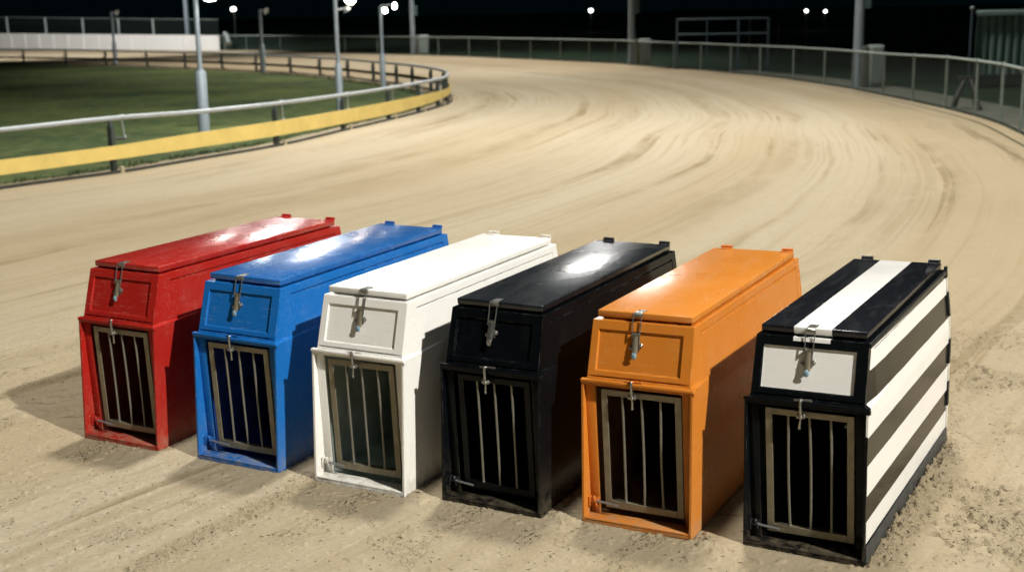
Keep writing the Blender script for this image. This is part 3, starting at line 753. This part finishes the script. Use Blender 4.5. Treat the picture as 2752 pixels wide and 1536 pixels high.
# ------------------------------------------------------------------ inside running rail
rail = empty('running_rail', (-5.76, 18.5, 0), 'curved infield rail of grey pipe over a yellow board, bending round the grass', 'rail')
rail_inv = Matrix.Translation((5.76, -18.5, 0))
def adopt(o, root):
    o.parent = root; o.matrix_parent_inverse = Matrix.Translation(root.location).inverted(); return o
R_ = inner[8*3:]                       # from just outside the frame
T, Nn = frames(R_)
bm = bmesh.new(); add_tube(bm, [(R_[i, 0]+Nn[i, 0]*-.02, R_[i, 1]+Nn[i, 1]*-.02, R_[i, 2]) for i in range(len(R_))], .036, 10)
adopt(bm_obj('top_pipe', bm, PIPE, None, True), rail)
adopt(strip_box('yellow_board', R_, .03, .052, R_[:, 3], R_[:, 4], YEL, None), rail)
adopt(strip_box('board_back', R_, .0, .028, R_[:, 3]+.004, R_[:, 4]-.004, BLK, None), rail)
adopt(strip_box('kerb_board', R_, .055, .10, R_[:, 3]*0-.02, R_[:, 3]*0+.04, simple('weathered_kerb', (.035, .035, .028), .9), None), rail)
POSTS = [(-8.6, 14.3), (-5.75, 18.5), (-3.99, 22.0), (-3.17, 24.7), (-2.5, 26.9), (-2.0, 28.7), (-1.62, 30.4), (-1.5, 32.0), (-1.68, 34.2), (-2.10, 35.9), (-2.75, 37.9), (-3.46, 39.7), (-4.3, 41.4), (-5.41, 43.75), (-6.63, 45.6), (-8.08, 48.0),
         (-9.75, 50.0), (-11.57, 52.2), (-13.61, 54.4), (-15.87, 56.7), (-18.45, 59.2), (-21.06, 61.5), (-23.83, 63.5), (-26.8, 65.5)]
for pi, (x, y) in enumerate(POSTS):
    j = int(np.argmin(np.hypot(R_[:, 0]-x, R_[:, 1]-y))); hp = R_[j, 2]; t = T[j]; n = Nn[j]
    pj = R_[j, :2]
    def at(a, b, z): return (pj[0]+t[0]*a+n[0]*b, pj[1]+t[1]*a+n[1]*b, z)
    Mx = Matrix(((t[0], n[0], 0, pj[0]), (t[1], n[1], 0, pj[1]), (0, 0, 1, 0), (0, 0, 0, 1)))
    bm = bmesh.new(); pw = .75 if y < 26 else .5; add_box(bm, (-.045*pw, -.10, -.02), (.035*pw, -.005, hp-.10), .004, 1, Mx)
    # concrete foot
    po = adopt(bm_obj('post', bm, DPOST, None, False), rail)
    bm = bmesh.new(); add_tube(bm, [at(-.005, -.05, hp-.14), at(.0, -.05, hp-.05), at(.03, -.03, hp-.02)], [.04, .035, .022], 8)
    adopt(bm_obj('brace', bm, DPOST, None, True), rail); bm = bmesh.new()
    add_tube(bm, [at(0, -.05, hp-.30), at(.22, -.05, hp-.31)], .022, 8); add_ball(bm, at(.225, -.05, hp-.308), .03)
    br = bm_obj('bracket', bm, DPOST, None, True); adopt(br, rail)
    bm = bmesh.new(); add_tube(bm, [at(.235, -.04, hp-.30), at(.19, -.02, hp-.04)], .010, 8); add_ball(bm, at(.19, -.02, hp+.012), .042, (1.4, 1.0, .8)); add_ball(bm, at(.235, -.03, hp-.29), .022)
    cl_ = bm_obj('clamp', bm, PIPE, None, True); adopt(cl_, rail)
    bm = bmesh.new(); add_box(bm, (-.01, .06, -.01), (.055, .12, .095), .006, 1, Mx); adopt(bm_obj('foot_block', bm, simple('foot_block_paint', (.42, .36, .24), .8), None), rail)
# scruffy grass under the rail: many blades, one mass
rs = np.random.RandomState(4); V = []; F = []
s_in = seglen(R_)
for _ in range(9000):
    i = rs.randint(0, int(len(R_)*.62)); fr = rs.rand(); off = -.75+rs.rand()**1.0*.5
    if vnoise(np.array([i*.9+fr]), np.array([off*9]), 5)[0] < .42: continue
    p = R_[i, :2]*(1-fr)+R_[min(i+1, len(R_)-1), :2]*fr + Nn[i]*off
    hgt = rs.uniform(.02, .07); a = rs.rand()*6.28; w = .006; dx, dy = math.cos(a)*w, math.sin(a)*w; lx, ly = rs.uniform(-.02, .02, 2)
    b = len(V); V += [(p[0]-dx, p[1]-dy, -.012), (p[0]+dx, p[1]+dy, -.012), (p[0]+lx, p[1]+ly, hgt)]; F.append((b, b+1, b+2))
o = mesh_obj('grass', V, F, TURF); tag(o, 'ragged green grass growing along the foot of the infield rail', 'grass', kind='stuff')

# ------------------------------------------------------------------ outer chain-link fence
def fence_h(y): return float(np.interp(y, [0, 21.7, 27, 31, 36, 42, 60, 80], [1.08, 1.08, 1.07, 1.0, .97, .92, .90, .88]))
fn = empty('chain_link_fence', (9.25, 27, 0), 'low chain-link fence with pale top rail round the outside of the track', 'fence')
O_ = catmull(OUTER, 8); T2, N2 = frames(O_)
hh = np.array([fence_h(y) for y in O_[:, 1]])
bm = bmesh.new(); add_tube(bm, [(O_[i, 0], O_[i, 1], hh[i]) for i in range(len(O_))], .026, 8); adopt(bm_obj('top_rail', bm, FRAIL, None, True), fn)
bm = bmesh.new(); add_tube(bm, [(O_[i, 0], O_[i, 1], .05) for i in range(len(O_))], .012, 6); adopt(bm_obj('bottom_wire', bm, FPOST, None, True), fn)
adopt(strip_box('kick_board', O_, -.02, .02, hh*0-.05, hh*0+.06, simple('fence_foot', (.035, .045, .03), .9), None), fn)
def curtain(name, Pt, zb, zt, mat, parent, s0=0):
    V = []; F = []; s = seglen(Pt); UV = []
    for i in range(len(Pt)):
        V += [(Pt[i, 0], Pt[i, 1], zb[i]), (Pt[i, 0], Pt[i, 1], zt[i])]; UV += [(s[i], zb[i]), (s[i], zt[i])]
    for i in range(len(Pt)-1): F.append((2*i, 2*i+2, 2*i+3, 2*i+1))
    o = mesh_obj(name, V, F, mat); uv = o.data.uv_layers.new(name='UVMap')
    for l in o.data.loops: uv.data[l.index].uv = UV[l.vertex_index]
    return adopt(o, parent)
curtain('wire_mesh', O_, hh*0+.05, hh-.03, CHAIN, fn)
fp = OUTER[1:]
for x, y in fp:
    z = fence_h(y); bm = bmesh.new(); add_tube(bm, [(x, y, -.06), (x, y, z+.01)], .030, 8); add_ball(bm, (x, y, z+.012), .036)
    adopt(bm_obj('post', bm, FPOST, None, True), fn)

# concrete path outside the fence, grass verge
Pp = O_[8*3:8*16]; Tq, Nq = frames(Pp)
V = []; F = []
for i in range(len(Pp)):
    for off in (.25, 1.7): V.append((Pp[i, 0]+Nq[i, 0]*off, Pp[i, 1]+Nq[i, 1]*off, -.045))
for i in range(len(Pp)-1): F.append((2*i, 2*i+1, 2*i+3, 2*i+2))
tag(mesh_obj('path', V, F, CONC), kind='structure')
V = []; F = []
Pp = O_[8*3:]; Tq, Nq = frames(Pp)
for i in range(len(Pp)):
    for off in (-.35, .26): V.append((Pp[i, 0]+Nq[i, 0]*off, Pp[i, 1]+Nq[i, 1]*off, .004 if off < 0 else -.04))
for i in range(len(Pp)-1): F.append((2*i, 2*i+1, 2*i+3, 2*i+2))
tag(mesh_obj('verge', V, F, grass_mat('dirty_verge', (.05, .055, .03), (.09, .085, .045), (.03, .045, .02))), kind='structure')

# ------------------------------------------------------------------ white hoarding with tall fence over it
hw = empty('white_hoarding', (-17.8, 79.6, 0), 'long low white hoarding along the far side of the track', 'hoarding')
Wp = np.array([(-17.75, 79.5), (-24, 84.4), (-37.4, 94.9), (-52, 106)], float)
adopt(strip_box('boards', Wp, -.03, .03, np.full(4, .0), np.array([.92, .98, 1.10, 1.2]), WHT, None), hw)
for i in range(1, 14):
    t = i/14; p = Wp[0]*(1-t)+Wp[2]*t; bm = bmesh.new(); add_box(bm, (p[0]-.02, p[1]-.09, 0), (p[0]+.02, p[1]-.05, .9+.18*t), 0)
    adopt(bm_obj('cover_strip', bm, WHT, None), hw)
tf = empty('tall_mesh_fence', (-17.9, 80.2, 0), 'tall dark mesh fence standing behind the white hoarding', 'fence')
Tp = np.array([(-17.85, 80.0), (-24.2, 85.1), (-37.6, 95.8), (-52, 107)], float); th_ = np.array([1.86, 1.98, 2.26, 2.5])
bm = bmesh.new(); add_tube(bm, [(Tp[i, 0], Tp[i, 1], th_[i]) for i in range(4)], .03, 6); adopt(bm_obj('top_rail', bm, FPOST, None), tf)
curtain('wire_mesh', Tp, th_*0+.9, th_, CHAIN, tf)
def bp(u, v, z=0.0, d=None):
    r = Vector(fw) + Vector(rt)*((u-1376)/FPX) - Vector(up)*((v-768)/FPX)
    t = (z-CH)/r.z if d is None else d/r.y
    return Vector((0, 0, CH)) + r*t
for u in (19, 122, 222, 318, 411, 588):
    # where that sight line crosses the fence line
    r = bp(u, 60, d=1.0); k = r.x
    for i in range(3):
        a0, a1 = Tp[i], Tp[i+1]; den = (a1[0]-a0[0])-k*(a1[1]-a0[1]); t = (k*a0[1]-a0[0])/den
        if 0 <= t <= 1:
            p = a0*(1-t)+a1*t; z = th_[i]*(1-t)+th_[i+1]*t
            bm = bmesh.new(); add_tube(bm, [(p[0], p[1], -.06), (p[0], p[1], z+.02)], .07, 8); adopt(bm_obj('post', bm, FRAIL, None, True), tf)
# fence beyond, right of the tubular frame
tg = empty('tall_mesh_fence', (12.4, 55, 0), 'faint tall fence in the dark behind the right-hand floodlight mast', 'fence')
Gp = np.array([(9.6, 47.5), (12.4, 55), (17.6, 55.4), (24, 56)], float)
Gp = np.array([(9.4, 50.0), (12.4, 53.5), (17.4, 55.0)], float)
bm = bmesh.new(); add_tube(bm, [(p[0], p[1], 1.6) for p in Gp], .03, 6); adopt(bm_obj('top_rail', bm, DPOST, None), tg)
for t in (0.0, .5, 1.0, 1.45, 2.0):
    i = min(int(t), 1); p = Gp[i]*(1-(t-i))+Gp[i+1]*(t-i); bm = bmesh.new(); add_tube(bm, [(p[0], p[1], -.06), (p[0], p[1], 1.62)], .035, 6); adopt(bm_obj('post', bm, DPOST, None, True), tg)
curtain('wire_mesh', Gp, np.zeros(3), np.full(3, 1.6), CHAIN, tg)

# ------------------------------------------------------------------ blue-grey tubular frame
tb = empty('tubular_frame', (6.0, 46, 0), 'blue-grey tubular frame like a goal, standing behind the outer fence', 'frame')
a = Vector((6.0, 45.6, 0)); b = Vector((9.15, 45.2, 0))
for t, r in ((0, .035), (.33, .02), (.675, .04), (1.0, .045)):
    p = a.lerp(b, t); bm = bmesh.new(); add_tube(bm, [(p.x, p.y, -.06), (p.x, p.y, 1.76)], r, 8); adopt(bm_obj('upright', bm, BFR, None, True), tb)
for z in (1.74, 1.22):
    bm = bmesh.new(); add_tube(bm, [(a.x, a.y+.002, z), (b.x, b.y+.002, z)], .032, 8); adopt(bm_obj('crossbar', bm, BFR, None, True), tb)

# ------------------------------------------------------------------ shed at the right
sh = empty('metal_shed', (12.4, 34, 0), 'dark green corrugated metal shed at the far right behind the fence', 'shed')
V = []; F = []; x0, x1, y0 = 12.36, 18.0, 34.0; n = 240
for i in range(n+1):
    x = x0+(x1-x0)*i/n; ph = (x-x0)/.21 % 1.0
    d = .035*(1 if ph < .38 else (1-(ph-.38)/.12 if ph < .5 else (0 if ph < .88 else (ph-.88)/.12)))
    V += [(x, y0-d, .30), (x, y0-d, 1.82)]
for i in range(n): F.append((2*i, 2*i+2, 2*i+3, 2*i+1))
adopt(mesh_obj('corrugated_wall', V, F, SHED), sh)
bm = bmesh.new()
for v in add_box(bm, (x0, y0+.003, .0), (x1, y0+4.0, 1.815)): v.co.x += (v.co.y-y0)*.38
adopt(bm_obj('core', bm, SHED, None), sh)
bm = bmesh.new()
for v in add_box(bm, (x0-.04, y0-.10, 1.83), (x1+.1, y0+4.1, 1.93)): v.co.x += (v.co.y-y0)*.38
adopt(bm_obj('roof_flashing', bm, SHEDT, None), sh)
bm = bmesh.new(); add_box(bm, (x0+.01, y0-.06, .0), (x1, y0+.0, .28), .0); adopt(bm_obj('plinth', bm, simple('plinth_dark', (.02, .035, .03), .8), None), sh)
sp2 = empty('steel_post', (12.18, 33.9, 0), 'thin steel post with a ball cap at the corner of the green shed', 'post')
bm = bmesh.new(); add_tube(bm, [(12.20, 33.9, -.06), (12.20, 33.9, 1.98)], .035, 8); adopt(bm_obj('pole', bm, BFR, None, True), sp2)
bm = bmesh.new(); add_ball(bm, (12.20, 33.9, 2.02), .06); adopt(bm_obj('cap', bm, FRAIL, None, True), sp2)

# dark trestle leaning by the fence at the right
ts = empty('trestle', (9.75, 27.6, 0), 'black folding trestle with splayed legs behind the fence at the right', 'trestle')
bx, by_ = 9.85, 27.4
bm = bmesh.new(); add_box(bm, (bx-.18, by_-.06, .56), (bx+.22, by_+.06, .66), .01); adopt(bm_obj('top_beam', bm, BLK, None), ts)
for p in (((bx-.08, by_-.02, .56), (bx-.42, by_-.25, -.02)), ((bx+.05, by_-.02, .56), (bx+.12, by_-.5, .0)), ((bx-.1, by_+.02, .56), (bx-.1, by_+.4, -.02)), ((bx+.16, by_+.02, .56), (bx+.3, by_+.35, -.02))):
    bm = bmesh.new(); add_tube(bm, [p[0], p[1]], [.06, .035], 8); adopt(bm_obj('leg', bm, BLK, None, True), ts)

# ------------------------------------------------------------------ lamp posts in the infield
GLOW = emit('lamp_glass_lit', (1.0, .96, .88), 60); GLOWB = emit('floodlight_glass_lit', (1.0, .98, .95), 140); WARM = emit('lamp_glass_warm', (1.0, .80, .62), 70); OFFG = simple('lamp_glass_off', (.5, .55, .58), .2)
def flood_head(parent, p, aim, size, mat, light=True, name='lamp_head'):
    """a shallow housing with a round lens facing aim"""
    aim = Vector(aim).normalized(); q = aim.to_track_quat('Z', 'Y').to_matrix().to_4x4(); M = Matrix.Translation(p) @ q
    bm = bmesh.new(); seg = 16
    prof = [(0.0, -.75), (.35, -.72), (.62, -.45), (.95, -.05), (1.0, .10), (.93, .10), (.90, .02)]
    rings = [[bm.verts.new(M @ Vector((math.cos(6.2832*k/seg)*max(r, .01)*size, math.sin(6.2832*k/seg)*max(r, .01)*size, z*size))) for k in range(seg)] for r, z in prof]
    for i in range(len(rings)-1):
        for k in range(seg): bm.faces.new((rings[i][k], rings[i][(k+1) % seg], rings[i+1][(k+1) % seg], rings[i+1][k]))
    h_ = adopt(bm_obj(name, bm, HEAD, None, True), parent)
    V = [M @ Vector((math.cos(6.2832*k/20)*.88*size, math.sin(6.2832*k/20)*.88*size, .03*size)) for k in range(20)]
    ln_ = mesh_obj('lens', V, [tuple(range(20))], mat); ln_.parent = h_
    return h_
def lamp_post(x, y, ztop, label, heads, thick=.105, thin=.042, zth=1.12):
    root = empty('lamp_post', (x, y, 0), label, 'lamp post', 'low grey lamp posts round the infield')
    bm = bmesh.new(); add_tube(bm, [(x, y, -.03), (x, y, zth-.05), (x, y, zth)], [thick, thick, thick*.75], 14); adopt(bm_obj('base_tube', bm, POLE, None, True), root)
    bm = bmesh.new(); add_tube(bm, [(x, y, zth), (x, y, zth+.03)], thick*.62, 12); add_tube(bm, [(x, y, zth+.03), (x, y, ztop)], thin, 12); adopt(bm_obj('shaft', bm, POLE, None, True), root)
    for (dx, dy, dz, aim, size, mat) in heads:
        bm = bmesh.new(); add_tube(bm, [(x, y, dz), (x+dx*.75, y+dy*.75, dz+.03)], .022, 8); adopt(bm_obj('arm', bm, HEAD, None, True), root)
        flood_head(root, (x+dx, y+dy, dz), aim, size, mat)
    return root
dn = (.25, -.75, -.55)
lamp_post(-5.70, 23.77, 4.2, 'nearest grey lamp post with thick sleeve, in front of the yellow board', [(.30, -.02, 2.56, (.3, -.5, -.8), .15, GLOW), (.20, 0, 4.1, (.3, -.8, -.6), .16, GLOW)], .105, .046, 1.22)
lamp_post(-3.62, 27.39, 5.25, 'second grey lamp post along the curved rail, with a bright warm lamp', [(.32, 0, 2.50, (.1, -1, -.25), .13, WARM), (.24, .05, 2.27, (.5, .3, -.8), .10, OFFG), (-.95, 0, 4.98, (-.0, -1, -.18), .42, GLOWB), (-.35, 0, 4.25, (-.0, -1, -.18), .10, GLOW)], .075, .046, 1.15)
lamp_post(-3.72, 38.08, 2.36, 'grey lamp post with a pair of lit lamps near the tip of the bend', [(.14, -.05, 2.24, (-.1, -1, -.3), .085, GLOW), (.42, 0, 2.37, (.8, -.6, -.1), .10, GLOW)], .085, .05, 1.0)
lamp_post(-9.40, 49.3, 2.36, 'grey lamp post with an unlit head beside the far rail', [(.24, 0, 2.30, (.8, -.5, -.4), .13, OFFG)], .10, .06, 1.07)
lamp_post(-18.15, 59.5, 2.40, 'farthest grey lamp post with an unlit head, before the white hoarding', [(.24, 0, 2.36, (.8, -.5, -.4), .13, OFFG)], .10, .06, 1.05)

# ------------------------------------------------------------------ tall masts outside the track
def mast(x, y, r0, hgt, label, heads, box=None):
    root = empty('floodlight_mast', (x, y, 0), label, 'floodlight mast', 'tall floodlight masts outside the track')
    bm = bmesh.new(); add_tube(bm, [(x, y, -.06), (x, y, .4), (x, y, hgt)], [r0*1.15, r0, r0*.75], 14); adopt(bm_obj('shaft', bm, POLE, None, True), root)
    if box:
        bm = bmesh.new(); add_box(bm, (x+r0*.85, y-.10, box[0]), (x+r0*.85+.17, y+.10, box[1]), .015); adopt(bm_obj('switch_box', bm, simple('switch_box_paint', (.08, .13, .14), .6), None), root)
    if heads:
        xs_ = [h_[0] for h_ in heads]
        for z in sorted({h_[1] for h_ in heads}):
            xx = [h_[0] for h_ in heads if h_[1] == z]
            bm = bmesh.new(); add_tube(bm, [(min(xx+[x])-.15, y-.05, z+.3), (max(xx+[x])+.15, y-.05, z+.3)], .05, 8); adopt(bm_obj('crossarm', bm, POLE, None, True), root)
        for hx_, z, s_ in heads: flood_head(root, (hx_, y-.15, z), (-.06, -1, -.28), s_, GLOWB)
    return root
mast(-4.86, 66.2, .13, 9.0, 'slim pale mast behind the far fence, left of the smaller grey cabinet', [], (1.95, 2.45))
mast(4.84, 50.2, .14, 10.4, 'pale mast in the middle of the far fence, beside a rounded grey cabinet', [(2.7, 9.5, .36), (3.9, 9.5, .36), (2.5, 8.5, .30), (3.3, 8.5, .30), (4.1, 8.5, .30)], (1.95, 2.6))
mast(9.60, 35.2, .135, 9.0, 'thick pale mast close behind the fence at the right', [], (2.05, 3.6))
mast(-21.4, 86.5, .16, 9.0, 'pale mast rising behind the white hoarding', [])

# cabinets next to the masts
def cabinet(x, y, w, hgt, label):
    root = empty('electrical_cabinet', (x, y, 0), label, 'cabinet', 'pale cabinets beside the masts')
    bm = bmesh.new(); add_box(bm, (x-w/2, y-.2, -.04), (x+w/2, y+.2, hgt), .05, 3); adopt(bm_obj('housing', bm, CAB, None, True), root)
    bm = bmesh.new(); add_box(bm, (x-w/2+.05, y-.212, .08), (x+w/2-.05, y-.2005, hgt-.08), .004); adopt(bm_obj('door', bm, CAB, None), root)
    bm = bmesh.new(); add_box(bm, (x-w/2-.17, y-.12, -.04), (x-w/2-.02, y+.1, hgt-.02), .02); adopt(bm_obj('side_duct', bm, simple('duct_paint', (.13, .14, .11), .6), None), root)
cabinet(9.99, 34.9, .38, 1.09, 'tall pale cabinet by the thick mast at the right')
cabinet(5.28, 49.4, .44, 1.0, 'rounded grey cabinet beside the middle mast')
cabinet(-4.28, 65.9, .50, .98, 'grey cabinet beside the slim mast left of centre')
# pale horn on a stub by the hoarding's end
hn = empty('loudspeaker', (-17.2, 79.0, 0), 'small pale horn loudspeaker on a stub post at the end of the white hoarding', 'loudspeaker')
bm = bmesh.new(); add_tube(bm, [(-17.35, 79.2, -.06), (-17.35, 79.2, 1.05)], .05, 8); adopt(bm_obj('stub_post', bm, FPOST, None, True), hn)
bm = bmesh.new(); add_tube(bm, [(-17.35, 79.1, 1.08), (-17.15, 79.0, .92), (-17.05, 78.9, .55), (-17.0, 78.8, .42)], [.10, .13, .13, .19], 12); adopt(bm_obj('horn', bm, CAB, None, True), hn)

# ------------------------------------------------------------------ far lamps beyond the ground
for (u, v, d, r_, lab) in ((627, 25, 110, .20, 'distant lit street lamp beyond the white hoarding end'), (1588, 29, 120, .17, 'distant lit street lamp alone near the centre of the dark skyline'),
                      (2167, 30, 110, .12, 'left one of two close distant street lamps at the right'), (2218, 31, 112, .11, 'right one of two close distant street lamps at the right')):
    p = bp(u, v, d=d); root = empty('street_lamp', (p.x, p.y, 0), lab, 'street lamp', 'distant street lamps in the dark')
    bm = bmesh.new(); add_tube(bm, [(p.x, p.y+.25, -.06), (p.x, p.y+.25, p.z+.1), (p.x, p.y, p.z+.22)], .05, 8); adopt(bm_obj('column', bm, DPOST, None, True), root)
    bm = bmesh.new(); add_ball(bm, (p.x, p.y, p.z), r_, (1, 1, .8)); adopt(bm_obj('lantern', bm, emit('far_lamp_glow', (1, .98, .90), 16), None, True), root)
    bm = bmesh.new(); add_tube(bm, [(p.x, p.y, p.z+r_*.7), (p.x, p.y, p.z+r_*.7+.08)], r_*.9, 10); adopt(bm_obj('hood', bm, DPOST, None, True), root)

# ------------------------------------------------------------------ light
def spot(name, loc, aim, W, col, size, blend, rad):
    ld = bpy.data.lights.new(name, 'SPOT'); ld.energy = W; ld.color = col; ld.spot_size = D(size); ld.spot_blend = blend; ld.shadow_soft_size = rad
    o = bpy.data.objects.new(name, ld); COL.objects.link(o); o.location = loc
    o.rotation_euler = (Vector(aim)-Vector(loc)).to_track_quat('-Z', 'Y').to_euler(); return o
C0 = Vector((-.2, 5.6, .5))
K = 335.0
WL = (1.0, .968, .89)
spot('floodlight_right', C0+Vector((.765, -.715, .95))*20, (-.5, 13.5, 0), 145*K, WL, 58, .85, .28)
spot('floodlight_overhead', C0+Vector((.12, .48, 1.0))*25, (0, 16, 0), 106*K, WL, 76, .95, 1.5)
spot('floodlight_behind', C0+Vector((.325, -1.53, 1.15))*13, (-.5, 8, 0), 1.6*K, (.92, .97, 1.0), 44, .7, .4)
spot('added_spot_bend', (2.5, 31, 24), (1.0, 32, 0), 84*K, WL, 82, .9, .5)  # unseen spot without a mast, added to brighten the bend
spot('added_spot_far', (-2, 56, 24), (-4, 56, 0), 120*K, (1.0, .95, .88), 80, .8, .5)  # extra unseen spot, added to lift the far track
spot('added_spot_back_straight', (-26, 66, 20), (-27, 84, 0), 110*K, (1.0, .97, .94), 84, .6, .5)  # unseen spot added to light the hoarding and back straight
sd = bpy.data.lights.new('moonlight', 'SUN'); sd.energy = .04; sd.angle = D(2); sd.color = (.7, .85, 1.0); so_ = bpy.data.objects.new('moonlight', sd); COL.objects.link(so_)
so_.rotation_euler = (D(35), D(20), 0)

w = bpy.data.worlds.new('World'); SC.world = w; w.use_nodes = True; nt = w.node_tree
bg = nt.nodes['Background']; bg.inputs[0].default_value = (.08, .50, .62, 1); bg.inputs[1].default_value = .004
SC.view_settings.view_transform = 'Standard'; SC.view_settings.look = 'None'; SC.view_settings.exposure = 0; SC.view_settings.gamma = 1
SC.cycles.max_bounces = 8; SC.cycles.transparent_max_bounces = 12; SC.cycles.sample_clamp_indirect = 4.0
SC.cycles.use_denoising = True
